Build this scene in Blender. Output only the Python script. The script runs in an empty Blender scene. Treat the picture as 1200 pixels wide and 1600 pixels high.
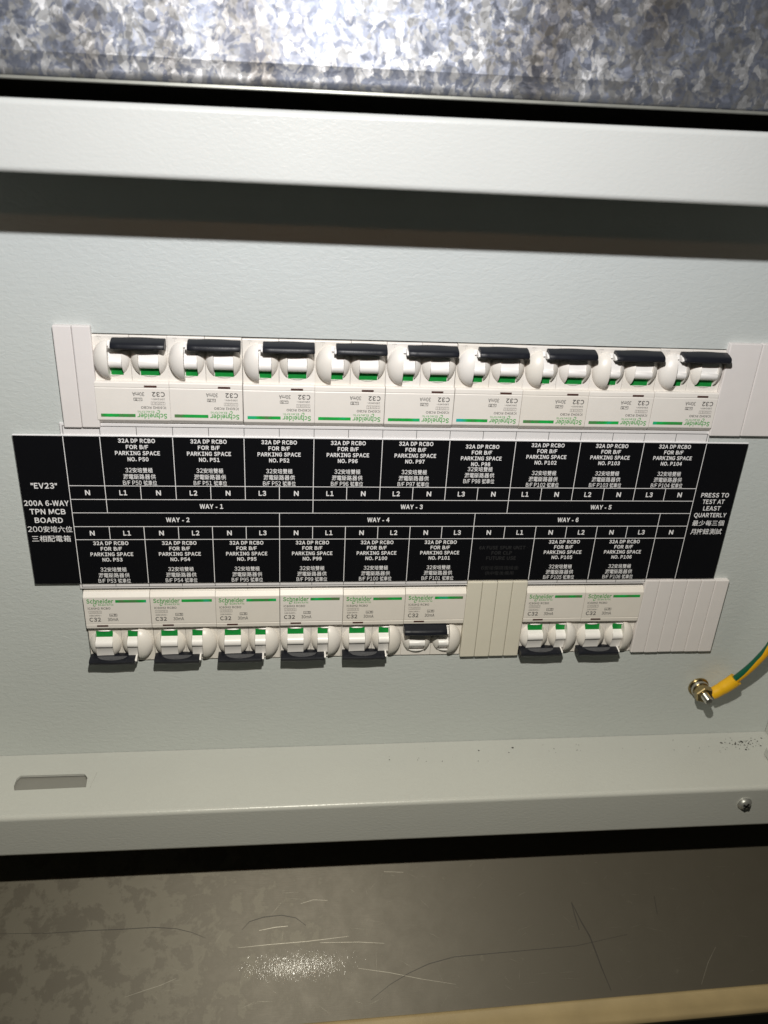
import bpy, bmesh, math, random
from mathutils import Vector, Matrix

random.seed(7)
scene = bpy.context.scene
col = scene.collection

# ------------------------------------------------------------------ camera
cam_data = bpy.data.cameras.new("camera")
cam = bpy.data.objects.new("camera", cam_data)
col.objects.link(cam)
CR = Vector((0.9932, -0.1041, 0.0513))
CU = Vector((-0.0012, 0.4324, 0.9017))
CF = Vector((0.1160, 0.8957, -0.4293))
M = Matrix(((CR.x, CU.x, -CF.x), (CR.y, CU.y, -CF.y), (CR.z, CU.z, -CF.z))).to_4x4()
M.translation = Vector((-0.0577, -0.3983, 0.1488))
cam.matrix_world = M
cam_data.sensor_fit = 'HORIZONTAL'
cam_data.sensor_width = 36.0
cam_data.lens = 36.0 * 1265.9 / 1200.0
cam_data.clip_start = 0.01
cam_data.clip_end = 50.0
cam_data.dof.use_dof = True
cam_data.dof.focus_distance = 0.45
cam_data.dof.aperture_fstop = 16.0
scene.camera = cam

# ------------------------------------------------------------------ world and lamps
world = bpy.data.worlds.new("World")
scene.world = world
world.use_nodes = True
bg = world.node_tree.nodes["Background"]
bg.inputs[0].default_value = (0.80, 0.85, 0.72, 1)
bg.inputs[1].default_value = 0.022

def lamp(name, loc, power, color, radius):
    d = bpy.data.lights.new(name, 'POINT')
    d.energy = power
    d.color = color
    d.shadow_soft_size = radius
    o = bpy.data.objects.new(name, d)
    o.location = loc
    col.objects.link(o)
    return o

torch = lamp("torch_light", (-0.048, -0.300, 0.275), 11.0, (1.0, 1.0, 1.0), 0.005)
torch.data.type = 'SPOT'
torch.data.spot_size = math.radians(168)
torch.data.spot_blend = 0.6
torch.rotation_euler = (math.radians(90 - 52), 0, 0)      # held above, pointing 52 degrees down at the panel
# beam of the hand torch: fuller and yellower in its lower half, cooler and weaker towards the upper rim
torch.data.use_nodes = True
lnt = torch.data.node_tree
lem = lnt.nodes["Emission"]
ltc = lnt.nodes.new('ShaderNodeTexCoord')
lsp = lnt.nodes.new('ShaderNodeSeparateXYZ')
lnt.links.new(ltc.outputs['Normal'], lsp.inputs[0])
lmr = lnt.nodes.new('ShaderNodeMapRange')
lmr.inputs['From Min'].default_value = -0.15
lmr.inputs['From Max'].default_value = 0.50
lnt.links.new(lsp.outputs[1], lmr.inputs['Value'])
lst = lnt.nodes.new('ShaderNodeMapRange')
lst.inputs['To Min'].default_value = 1.0
lst.inputs['To Max'].default_value = 0.55
lnt.links.new(lmr.outputs[0], lst.inputs['Value'])
lnt.links.new(lst.outputs[0], lem.inputs['Strength'])
lcr = lnt.nodes.new('ShaderNodeValToRGB')
lcr.color_ramp.elements[0].position = 0.0
lcr.color_ramp.elements[0].color = (1.0, 0.955, 0.815, 1)
lcr.color_ramp.elements[1].position = 0.75
lcr.color_ramp.elements[1].color = (0.985, 0.985, 1.0, 1)
lnt.links.new(lmr.outputs[0], lcr.inputs[0])
lnt.links.new(lcr.outputs[0], lem.inputs['Color'])
lamp("torch_second_light", (-0.045, -0.285, 0.226), 0.16, (1.0, 0.50, 0.24), 0.005)

vs = scene.view_settings
vs.view_transform = 'Standard'
vs.look = 'None'
vs.exposure = 0.0
vs.gamma = 1.0
vs.use_curve_mapping = False
scene.cycles.use_denoising = True
scene.cycles.max_bounces = 6

# ------------------------------------------------------------------ materials
def new_mat(name):
    m = bpy.data.materials.new(name)
    m.use_nodes = True
    return m, m.node_tree, m.node_tree.nodes["Principled BSDF"]

def nd(nt, kind, **kw):
    n = nt.nodes.new(kind)
    for k, v in kw.items():
        setattr(n, k, v)
    return n

def plain(name, rgb, rough=0.45, metal=0.0, spec=0.5, vary=0.04, scale=120.0, bump=0.0, bscale=900.0, rnd=0.0):
    """a coat of colour with faint uneven tone and fine relief"""
    m, nt, b = new_mat(name)
    tc = nd(nt, 'ShaderNodeTexCoord')
    no = nd(nt, 'ShaderNodeTexNoise')
    no.inputs['Scale'].default_value = scale
    no.inputs['Detail'].default_value = 4
    nt.links.new(tc.outputs['Object'], no.inputs['Vector'])
    mx = nd(nt, 'ShaderNodeMix', data_type='RGBA')
    mx.inputs[6].default_value = tuple(c * (1 - vary) for c in rgb) + (1,)
    mx.inputs[7].default_value = tuple(min(1, c * (1 + vary)) for c in rgb) + (1,)
    nt.links.new(no.outputs['Fac'], mx.inputs[0])
    if rnd > 0:                   # pieces of one kind age a little differently
        oi = nd(nt, 'ShaderNodeObjectInfo')
        tint = nd(nt, 'ShaderNodeMix', data_type='RGBA', blend_type='MULTIPLY')
        tint.inputs[7].default_value = (1 - rnd, 1 - 1.25 * rnd, 1 - 2.0 * rnd, 1)
        nt.links.new(oi.outputs['Random'], tint.inputs[0])
        nt.links.new(mx.outputs[2], tint.inputs[6])
        nt.links.new(tint.outputs[2], b.inputs['Base Color'])
    else:
        nt.links.new(mx.outputs[2], b.inputs['Base Color'])
    b.inputs['Roughness'].default_value = rough
    b.inputs['Metallic'].default_value = metal
    b.inputs['Specular IOR Level'].default_value = spec
    if bump > 0:
        n2 = nd(nt, 'ShaderNodeTexNoise')
        n2.inputs['Scale'].default_value = bscale
        n2.inputs['Detail'].default_value = 3
        nt.links.new(tc.outputs['Object'], n2.inputs['Vector'])
        bp = nd(nt, 'ShaderNodeBump')
        bp.inputs['Strength'].default_value = bump
        bp.inputs['Distance'].default_value = 0.0004
        nt.links.new(n2.outputs['Fac'], bp.inputs['Height'])
        nt.links.new(bp.outputs[0], b.inputs['Normal'])
    return m

def powder_coat(name, rgb, bump=0.5, scale=330.0, rough=0.42):
    """light grey wrinkle-finish powder coat"""
    m, nt, b = new_mat(name)
    tc = nd(nt, 'ShaderNodeTexCoord')
    mp = nd(nt, 'ShaderNodeMapping')
    mp.inputs['Scale'].default_value = (0.62, 1.0, 1.25)
    nt.links.new(tc.outputs['Object'], mp.inputs['Vector'])
    n1 = nd(nt, 'ShaderNodeTexNoise')
    n1.inputs['Scale'].default_value = scale
    n1.inputs['Detail'].default_value = 3.0
    n1.inputs['Roughness'].default_value = 0.55
    n1.inputs['Distortion'].default_value = 0.7
    nt.links.new(mp.outputs[0], n1.inputs['Vector'])
    bp = nd(nt, 'ShaderNodeBump')
    bp.inputs['Strength'].default_value = bump
    bp.inputs['Distance'].default_value = 0.0007
    nt.links.new(n1.outputs['Fac'], bp.inputs['Height'])
    nt.links.new(bp.outputs[0], b.inputs['Normal'])
    n2 = nd(nt, 'ShaderNodeTexNoise')
    n2.inputs['Scale'].default_value = 14.0
    n2.inputs['Detail'].default_value = 5.0
    nt.links.new(tc.outputs['Object'], n2.inputs['Vector'])
    mx = nd(nt, 'ShaderNodeMix', data_type='RGBA')
    mx.inputs[6].default_value = tuple(c * 0.95 for c in rgb) + (1,)
    mx.inputs[7].default_value = tuple(c * 1.04 for c in rgb) + (1,)
    nt.links.new(n2.outputs['Fac'], mx.inputs[0])
    nt.links.new(mx.outputs[2], b.inputs['Base Color'])
    b.inputs['Roughness'].default_value = rough
    b.inputs['Specular IOR Level'].default_value = 0.45
    return m

def galvanised(name):
    """hot-dip zinc with crystal spangle: every crystal has its own tilt and tone"""
    m, nt, b = new_mat(name)
    tc = nd(nt, 'ShaderNodeTexCoord')
    wob = nd(nt, 'ShaderNodeTexNoise')
    wob.inputs['Scale'].default_value = 90.0
    wob.inputs['Detail'].default_value = 3
    nt.links.new(tc.outputs['Object'], wob.inputs['Vector'])
    sc = nd(nt, 'ShaderNodeVectorMath', operation='MULTIPLY_ADD')
    sc.inputs[1].default_value = (0.007, 0.007, 0.007)
    nt.links.new(wob.outputs['Color'], sc.inputs[0])
    nt.links.new(tc.outputs['Object'], sc.inputs[2])
    def cells(scale, dist):
        v = nd(nt, 'ShaderNodeTexVoronoi', feature='SMOOTH_F1')
        v.inputs['Smoothness'].default_value = 0.32
        v.inputs['Scale'].default_value = scale
        v.distance = dist
        nt.links.new(sc.outputs[0], v.inputs['Vector'])
        return v
    va, vb = cells(300.0, 'EUCLIDEAN'), cells(640.0, 'MANHATTAN')
    av = nd(nt, 'ShaderNodeMix', data_type='RGBA')
    av.inputs[0].default_value = 0.42
    nt.links.new(va.outputs['Color'], av.inputs[6])
    nt.links.new(vb.outputs['Color'], av.inputs[7])
    sub = nd(nt, 'ShaderNodeVectorMath', operation='SUBTRACT')
    sub.inputs[1].default_value = (0.5, 0.5, 0.5)
    nt.links.new(av.outputs[2], sub.inputs[0])
    mul = nd(nt, 'ShaderNodeVectorMath', operation='SCALE')
    mul.inputs['Scale'].default_value = 0.30
    nt.links.new(sub.outputs[0], mul.inputs[0])
    geo = nd(nt, 'ShaderNodeNewGeometry')
    add = nd(nt, 'ShaderNodeVectorMath', operation='ADD')
    nt.links.new(geo.outputs['Normal'], add.inputs[0])
    nt.links.new(mul.outputs[0], add.inputs[1])
    nrm = nd(nt, 'ShaderNodeVectorMath', operation='NORMALIZE')
    nt.links.new(add.outputs[0], nrm.inputs[0])
    nt.links.new(nrm.outputs[0], b.inputs['Normal'])
    chan = nd(nt, 'ShaderNodeSeparateXYZ')
    nt.links.new(av.outputs[2], chan.inputs[0])
    tone = nd(nt, 'ShaderNodeMix', data_type='RGBA')             # some crystals lean blue, some cream
    tone.inputs[6].default_value = (0.162, 0.175, 0.212, 1)
    tone.inputs[7].default_value = (0.208, 0.208, 0.206, 1)
    cr = nd(nt, 'ShaderNodeValToRGB')
    cr.color_ramp.elements[0].position = 0.36
    cr.color_ramp.elements[1].position = 0.64
    nt.links.new(chan.outputs[2], cr.inputs[0])
    nt.links.new(cr.outputs[0], tone.inputs[0])
    shard = nd(nt, 'ShaderNodeTexVoronoi', feature='F1', distance='CHEBYCHEV')   # crisp pale crystals among the soft ones
    shard.inputs['Scale'].default_value = 350.0
    rotm = nd(nt, 'ShaderNodeMapping')
    rotm.inputs['Rotation'].default_value = (0.3, 0.75, 0.2)
    rotm.inputs['Scale'].default_value = (1.0, 1.0, 0.55)
    nt.links.new(sc.outputs[0], rotm.inputs['Vector'])
    nt.links.new(rotm.outputs[0], shard.inputs['Vector'])
    sch = nd(nt, 'ShaderNodeSeparateXYZ')
    nt.links.new(shard.outputs['Color'], sch.inputs[0])
    th = nd(nt, 'ShaderNodeMapRange')
    th.inputs['From Min'].default_value = 0.78
    th.inputs['From Max'].default_value = 0.86
    nt.links.new(sch.outputs[0], th.inputs['Value'])
    fin = nd(nt, 'ShaderNodeMix', data_type='RGBA')
    fin.inputs[7].default_value = (0.34, 0.34, 0.34, 1)
    nt.links.new(th.outputs[0], fin.inputs[0])
    nt.links.new(tone.outputs[2], fin.inputs[6])
    smear = nd(nt, 'ShaderNodeTexNoise')                          # dull handling marks
    smear.inputs['Scale'].default_value = 22.0
    smear.inputs['Detail'].default_value = 6.0
    smp = nd(nt, 'ShaderNodeMapping')
    smp.inputs['Scale'].default_value = (1.6, 1.0, 0.6)
    nt.links.new(tc.outputs['Object'], smp.inputs['Vector'])
    nt.links.new(smp.outputs[0], smear.inputs['Vector'])
    dull = nd(nt, 'ShaderNodeMix', data_type='RGBA', blend_type='MULTIPLY')
    dull.inputs[7].default_value = (0.62, 0.58, 0.54, 1)
    smr = nd(nt, 'ShaderNodeMapRange')
    smr.inputs['From Min'].default_value = 0.48
    smr.inputs['From Max'].default_value = 0.68
    nt.links.new(smear.outputs['Fac'], smr.inputs['Value'])
    nt.links.new(smr.outputs[0], dull.inputs[0])
    nt.links.new(fin.outputs[2], dull.inputs[6])
    nt.links.new(dull.outputs[2], b.inputs['Base Color'])
    b.inputs['Metallic'].default_value = 0.85
    b.inputs['Roughness'].default_value = 0.52
    return m

def worn_steel(name):
    """dull rolled sheet: horizontal grain, pale oxide blotches, fine scratches"""
    m, nt, b = new_mat(name)
    tc = nd(nt, 'ShaderNodeTexCoord')
    blot = nd(nt, 'ShaderNodeTexNoise')
    blot.inputs['Scale'].default_value = 64.0
    blot.inputs['Detail'].default_value = 10.0
    blot.inputs['Roughness'].default_value = 0.68
    blot.inputs['Distortion'].default_value = 0.25
    nt.links.new(tc.outputs['Object'], blot.inputs['Vector'])
    sep = nd(nt, 'ShaderNodeSeparateXYZ')
    nt.links.new(tc.outputs['Object'], sep.inputs[0])
    side = nd(nt, 'ShaderNodeMapRange')          # blotches gather on the left half of the sheet
    side.inputs['From Min'].default_value = -0.14
    side.inputs['From Max'].default_value = 0.03
    side.inputs['To Min'].default_value = 0.035
    side.inputs['To Max'].default_value = -0.17
    nt.links.new(sep.outputs[0], side.inputs['Value'])
    ad = nd(nt, 'ShaderNodeMath', operation='ADD')
    nt.links.new(blot.outputs['Fac'], ad.inputs[0])
    nt.links.new(side.outputs[0], ad.inputs[1])
    rb = nd(nt, 'ShaderNodeValToRGB')
    rb.color_ramp.elements[0].position = 0.485
    rb.color_ramp.elements[1].position = 0.545
    nt.links.new(ad.outputs[0], rb.inputs[0])
    mx = nd(nt, 'ShaderNodeMix', data_type='RGBA')
    mx.inputs[6].default_value = (0.092, 0.081, 0.062, 1)
    mx.inputs[7].default_value = (0.124, 0.112, 0.087, 1)
    nt.links.new(rb.outputs[0], mx.inputs[0])
    nt.links.new(mx.outputs[2], b.inputs['Base Color'])
    mp = nd(nt, 'ShaderNodeMapping')
    mp.inputs['Scale'].default_value = (1.0, 18.0, 18.0)
    nt.links.new(tc.outputs['Object'], mp.inputs['Vector'])
    gr = nd(nt, 'ShaderNodeTexNoise')
    gr.inputs['Scale'].default_value = 130.0
    gr.inputs['Detail'].default_value = 5.0
    nt.links.new(mp.outputs[0], gr.inputs['Vector'])
    sp = nd(nt, 'ShaderNodeTexNoise')
    sp.inputs['Scale'].default_value = 1500.0
    mps = nd(nt, 'ShaderNodeMapping')
    mps.inputs['Scale'].default_value = (1.0, 0.18, 1.0)
    nt.links.new(tc.outputs['Object'], mps.inputs['Vector'])
    nt.links.new(mps.outputs[0], sp.inputs['Vector'])
    b1 = nd(nt, 'ShaderNodeBump')
    b1.inputs['Strength'].default_value = 0.12
    b1.inputs['Distance'].default_value = 0.00025
    nt.links.new(gr.outputs['Fac'], b1.inputs['Height'])
    b2 = nd(nt, 'ShaderNodeBump')
    b2.inputs['Strength'].default_value = 0.6
    b2.inputs['Distance'].default_value = 0.00007
    nt.links.new(sp.outputs['Fac'], b2.inputs['Height'])
    nt.links.new(b1.outputs[0], b.inputs['Normal'])
    nt.links.new(b2.outputs[0], b.inputs['Coat Normal'])
    b.inputs['Coat Weight'].default_value = 0.008
    b.inputs['Coat Tint'].default_value = (1.0, 0.93, 0.80, 1)
    b.inputs['Coat Roughness'].default_value = 0.045
    rr = nd(nt, 'ShaderNodeMapRange')
    rr.inputs['To Min'].default_value = 0.42
    rr.inputs['To Max'].default_value = 0.58
    nt.links.new(blot.outputs['Fac'], rr.inputs['Value'])
    nt.links.new(rr.outputs[0], b.inputs['Roughness'])
    b.inputs['Metallic'].default_value = 0.35
    return m

def foil_stripe(name):
    """printed green foil with its iridescent sheen put into the colour, varied per piece"""
    m, nt, b = new_mat(name)
    tc = nd(nt, 'ShaderNodeTexCoord')
    oi = nd(nt, 'ShaderNodeObjectInfo')
    mu = nd(nt, 'ShaderNodeMath', operation='MULTIPLY')
    mu.inputs[1].default_value = 7.0
    nt.links.new(oi.outputs['Random'], mu.inputs[0])
    cmb = nd(nt, 'ShaderNodeCombineXYZ')
    nt.links.new(mu.outputs[0], cmb.inputs[1])
    va = nd(nt, 'ShaderNodeVectorMath', operation='ADD')
    nt.links.new(tc.outputs['Object'], va.inputs[0])
    nt.links.new(cmb.outputs[0], va.inputs[1])
    no = nd(nt, 'ShaderNodeTexNoise')
    no.inputs['Scale'].default_value = 110.0
    no.inputs['Detail'].default_value = 2.0
    nt.links.new(va.outputs[0], no.inputs['Vector'])
    cr = nd(nt, 'ShaderNodeValToRGB')
    cr.color_ramp.elements[0].position = 0.36
    cr.color_ramp.elements[0].color = (0.10, 0.20, 0.08, 1)
    cr.color_ramp.elements[1].position = 0.72
    cr.color_ramp.elements[1].color = (0.02, 0.42, 0.36, 1)
    e = cr.color_ramp.elements.new(0.48)
    e.color = (0.012, 0.33, 0.055, 1)
    e = cr.color_ramp.elements.new(0.58)
    e.color = (0.015, 0.42, 0.07, 1)
    nt.links.new(no.outputs['Fac'], cr.inputs[0])
    nt.links.new(cr.outputs[0], b.inputs['Base Color'])
    b.inputs['Roughness'].default_value = 0.35
    return m

PAINT = powder_coat('light_grey_powder_coat', (0.518, 0.545, 0.529), bump=0.33, scale=430, rough=0.42)
RAILP = powder_coat('light_grey_powder_coat_rail', (0.470, 0.478, 0.455), bump=0.18, scale=620, rough=0.30)
GALV = galvanised('spangled_zinc')
ZEDGE = plain('zinc_edge', (0.22, 0.22, 0.19), 0.45, metal=0.5, vary=0.2, scale=200)
STEEL = worn_steel('worn_steel')
WHITE = plain('breaker_white', (0.76, 0.725, 0.685), 0.38, bump=0.04, rnd=0.05)
PLATE = plain('breaker_front_grey', (0.76, 0.720, 0.675), 0.45, bump=0.05, rnd=0.05)
BRIGHT = plain('toggle_white', (0.82, 0.795, 0.77), 0.36)
BLACK = plain('handle_black', (0.010, 0.011, 0.0155), 0.38, spec=0.25, vary=0.2, bump=0.10, bscale=2500)
GRIP_LIT = plain('grip_lit_grey', (0.066, 0.067, 0.073), 0.55, vary=0.3, scale=900, bump=0.5, bscale=3000)  # same black plastic as the bar; lighter grey puts the caught light into colour
GREEN = plain('flag_green', (0.010, 0.23, 0.040), 0.30, vary=0.25, scale=400)
FOIL = foil_stripe('green_foil')  # iridescent sheen painted in as green and teal noise
PGREEN = plain('print_green', (0.06, 0.34, 0.07), 0.5)
PGREY = plain('print_grey', (0.10, 0.095, 0.09), 0.5)
PPALE = plain('print_pale_grey', (0.24, 0.225, 0.21), 0.5)
WIN = plain('indicator_dark', (0.075, 0.035, 0.030), 0.3, vary=0.4, scale=300)
LBLACK = plain('label_black', (0.0042, 0.0043, 0.0055), 0.36, spec=0.25, vary=0.1)
LWHITE = plain('label_white', (0.84, 0.83, 0.84), 0.45)
LGHOST = plain('label_ghost_print', (0.022, 0.022, 0.023), 0.5)
STRIPW = plain('marker_white', (0.72, 0.70, 0.70), 0.40)
TICK = plain('tick_black', (0.02, 0.02, 0.02), 0.5)
BLK_P = plain('blank_pinkish', (0.725, 0.685, 0.668), 0.42, bump=0.05)
BLK_B = plain('blank_beige', (0.670, 0.632, 0.530), 0.42, bump=0.05)
BRASS = plain('yellow_zinc', (0.40, 0.31, 0.16), 0.24, metal=1.0, vary=0.25, scale=300)
STUDM = plain('stud_steel', (0.62, 0.60, 0.55), 0.30, metal=1.0, vary=0.1)
SCREW = plain('screw_chrome', (0.70, 0.70, 0.67), 0.34, metal=0.8, vary=0.1)
SCREWD = plain('screw_recess', (0.02, 0.02, 0.02), 0.5)
SLEEVE = plain('sleeve_yellow', (0.75, 0.42, 0.010), 0.42, vary=0.06, scale=300)
CGREEN = plain('cable_green', (0.004, 0.085, 0.045), 0.32)
CYELL = plain('cable_yellow', (0.70, 0.36, 0.010), 0.35)
DIRT = plain('dirt', (0.02, 0.018, 0.015), 0.8)
DARK = plain('dark_wall', (0.10, 0.09, 0.078), 0.9)
TRIM = plain('yellowed_timber', (0.36, 0.275, 0.145), 0.5, vary=0.25, scale=40, bump=0.1)
SCRD = plain('scratch_dark', (0.040, 0.035, 0.028), 0.55, metal=0.2, vary=0.5, scale=300)
SCRF = plain('scuff_pale', (0.155, 0.142, 0.112), 0.45, metal=0.3, vary=0.4, scale=300)
SCRL = plain('scratch_bright', (0.20, 0.185, 0.15), 0.42, metal=0.3, vary=0.4, scale=300)
SHADEP = plain('shaded_recess_paint', (0.21, 0.207, 0.19), 0.5)  # rail paint darkened; the shade inside the slot is put into this colour

# ------------------------------------------------------------------ helpers
def link_mesh(name, me, mat, parent=None, loc=(0, 0, 0), rot=(0, 0, 0)):
    if mat is not None and not me.materials:
        me.materials.append(mat)
    o = bpy.data.objects.new(name, me)
    o.location = loc
    o.rotation_euler = rot
    if parent is not None:
        o.parent = parent
    col.objects.link(o)
    return o

def smooth_by_angle(me, deg=35):
    bm = bmesh.new()
    bm.from_mesh(me)
    for f in bm.faces:
        f.smooth = True
    lim = math.radians(deg)
    for e in bm.edges:
        e.smooth = not (len(e.link_faces) == 2 and e.calc_face_angle(3.2) > lim)
    bm.to_mesh(me)
    bm.free()

def finish(bm, name, smooth=None):
    bmesh.ops.recalc_face_normals(bm, faces=bm.faces[:])
    me = bpy.data.meshes.new(name)
    bm.to_mesh(me)
    bm.free()
    if smooth:
        smooth_by_angle(me, smooth)
    return me

def box_mesh(x0, x1, y0, y1, z0, z1, bevel=0.0, seg=2, name='box'):  # flat shaded, so broad faces stay even
    bm = bmesh.new()
    vs_ = [bm.verts.new((x, y, z)) for x in (x0, x1) for y in (y0, y1) for z in (z0, z1)]
    for f in ((0, 1, 3, 2), (4, 6, 7, 5), (0, 4, 5, 1), (2, 3, 7, 6), (0, 2, 6, 4), (1, 5, 7, 3)):
        bm.faces.new([vs_[i] for i in f])
    bmesh.ops.recalc_face_normals(bm, faces=bm.faces[:])
    if bevel > 0:
        bmesh.ops.bevel(bm, geom=bm.edges[:], offset=bevel, segments=seg, affect='EDGES', profile=0.6)
    return finish(bm, name)

def prism_mesh(profile, x0, x1, bevel=0.0, name='prism', xs=None, warp=None, smooth=40):
    """profile: closed list of (y, z); swept along X; warp(x, y, z) moves single points"""
    xs = xs or [x0, x1]
    bm = bmesh.new()
    rings = []
    for x in xs:
        rings.append([bm.verts.new(warp(x, y, z) if warp else (x, y, z)) for y, z in profile])
    n = len(profile)
    for a, b in zip(rings, rings[1:]):
        for i in range(n):
            bm.faces.new((a[i], a[(i + 1) % n], b[(i + 1) % n], b[i]))
    bm.faces.new(rings[0])
    bm.faces.new(rings[-1][::-1])
    bmesh.ops.recalc_face_normals(bm, faces=bm.faces[:])
    if bevel > 0:
        ed = [e for e in bm.edges if len(e.link_faces) == 2 and e.calc_face_angle(0) > 0.5]
        bmesh.ops.bevel(bm, geom=ed, offset=bevel, segments=1, affect='EDGES')
    return finish(bm, name, smooth)

def plane_quad(x0, x1, z0, z1, y, name='quad'):
    me = bpy.data.meshes.new(name)
    me.from_pydata([(x0, y, z0), (x1, y, z0), (x1, y, z1), (x0, y, z1)], [], [(0, 1, 2, 3)])
    return me

def lathe_mesh(profile, seg=24, name='lathe', axis='Y'):
    """profile: (radius, o) pairs, o = distance towards the viewer (-Y)"""
    bm = bmesh.new()
    rings = []
    for r, o in profile:
        if r < 1e-7:
            rings.append([bm.verts.new((0, -o, 0))])
        else:
            rings.append([bm.verts.new((r * math.cos(2 * math.pi * i / seg), -o, r * math.sin(2 * math.pi * i / seg))) for i in range(seg)])
    for a, b in zip(rings, rings[1:]):
        for i in range(seg):
            j = (i + 1) % seg
            if len(a) == 1:
                bm.faces.new((a[0], b[i], b[j]))
            elif len(b) == 1:
                bm.faces.new((a[i], b[0], a[j]))
            else:
                bm.faces.new((a[i], b[i], b[j], a[j]))
    return finish(bm, name, 35)

def tube_mesh(path, radius, seg=14, a0=0.0, a1=2 * math.pi, name='tube', caps=True):
    """a tube, or a strip of one between two angles, along a list of points"""
    full = abs(a1 - a0 - 2 * math.pi) < 1e-6
    bm = bmesh.new()
    rings = []
    ref = Vector((0.3, 0.2, 1)).normalized()
    for i, p in enumerate(path):
        t = (path[min(i + 1, len(path) - 1)] - path[max(i - 1, 0)]).normalized()
        s = t.cross(ref).normalized()
        u = s.cross(t).normalized()
        r = radius[i] if isinstance(radius, (list, tuple)) else radius
        k = seg if full else seg + 1
        rings.append([bm.verts.new(p + (s * math.cos(a0 + (a1 - a0) * j / seg) + u * math.sin(a0 + (a1 - a0) * j / seg)) * r) for j in range(k)])
    for a, b in zip(rings, rings[1:]):
        m = len(a)
        for j in range(m if full else m - 1):
            bm.faces.new((a[j], a[(j + 1) % m], b[(j + 1) % m], b[j]))
    if full and caps:
        bm.faces.new(rings[0])
        bm.faces.new(rings[-1][::-1])
    return finish(bm, name, 50)

FONT_CACHE = {}
def glyph(ch, bold):
    """outline of one character, from the built-in sans with its full-width forms"""
    key = (ch, bold)
    if key not in FONT_CACHE:
        code = ord(ch)
        body = chr(code + 0xFEE0) if 0x21 <= code <= 0x7E and ch not in '"-/~' else ch
        c = bpy.data.curves.new('t', 'FONT')
        c.body = body
        c.size = 1.0
        c.resolution_u = 3
        c.offset = bold
        o = bpy.data.objects.new('t', c)
        col.objects.link(o)
        dg = bpy.context.evaluated_depsgraph_get()
        me = bpy.data.meshes.new_from_object(o.evaluated_get(dg))
        FONT_CACHE[key] = ([tuple(v.co) for v in me.vertices], [tuple(p.vertices) for p in me.polygons])
        bpy.data.objects.remove(o)
        bpy.data.curves.remove(c)
        bpy.data.meshes.remove(me)
    return FONT_CACHE[key]

BEAR = {'1': 0.11, 'I': 0.09, 'A': 0.02, 'V': 0.02, 'W': 0.02, 'Y': 0.02, 'T': 0.035, '/': 0.02, '-': 0.06, '.': 0.07, 'L': 0.06, 'P': 0.06}
def text_mesh(lines, name='lettering'):
    """lines: (string, centre x, centre z, width, cap height, bold, y). Returns one flat mesh of print."""
    verts, faces = [], []
    for s, cx, cz, w, h, bold, y in lines:
        cjk = any(ord(ch) > 0x2000 for ch in s)
        lv, lf, pen = [], [], 0.0
        for ch in s:
            if ch == ' ':
                pen += 0.34
                continue
            vv, ff = glyph(ch, bold)
            wide = ord(ch) > 0x2000
            x0 = min(v[0] for v in vv)
            x1 = max(v[0] for v in vv)
            k = 1.0 if wide else (1.08 if cjk else 1.0)
            b = 0.05 if wide else BEAR.get(ch, 0.055)
            n = len(lv)
            lv += [(pen + b + (v[0] - x0) * k, v[1] * k) for v in vv]
            lf += [tuple(i + n for i in f) for f in ff]
            pen += (x1 - x0) * k + 2 * b
        x0, x1 = min(v[0] for v in lv), max(v[0] for v in lv)
        capn, mid = (0.92, 0.38) if cjk else (0.735, 0.367)
        sx = w / (x1 - x0)
        sz = h / capn
        base = len(verts)
        verts += [(cx + (v[0] - (x0 + x1) / 2) * sx, y, cz + (v[1] - mid) * sz) for v in lv]
        faces += [tuple(i + base for i in f) for f in lf]
    me = bpy.data.meshes.new(name)
    me.from_pydata(verts, [], faces)
    return me

def empty(name, loc, label, cat, group=None):
    o = bpy.data.objects.new(name, None)
    o.empty_display_size = 0.01
    o.location = loc
    col.objects.link(o)
    tag(o, label, cat, group)
    return o

def tag(o, label, cat, group=None):
    o["label"] = label
    o["category"] = cat
    if group:
        o["group"] = group
    return o

def copy_tree(o, parent=None):
    c = o.copy()
    c.parent = parent
    col.objects.link(c)
    for ch in list(o.children):
        copy_tree(ch, c)
    return c

MOD = 0.018
def U(u):
    return (u - 9.5) * MOD

# ------------------------------------------------------------------ the wall behind
wall = link_mesh('wall', box_mesh(-1.2, 1.2, 0.125, 0.16, -1.0, 1.2), DARK)
wall["kind"] = "structure"

# ------------------------------------------------------------------ enclosure
PY = 0.002          # front of the cover panel
FD = -0.0484        # front of the frame
enc = empty('electrical_enclosure', (0, 0.0, -0.238), 'light grey powder coated steel enclosure with recessed cover panel and raised frame', 'enclosure')
EZ = 0.238
def enc_part(name, me, mat):
    return link_mesh(name, me, mat, enc, (0, 0, EZ))

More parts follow.
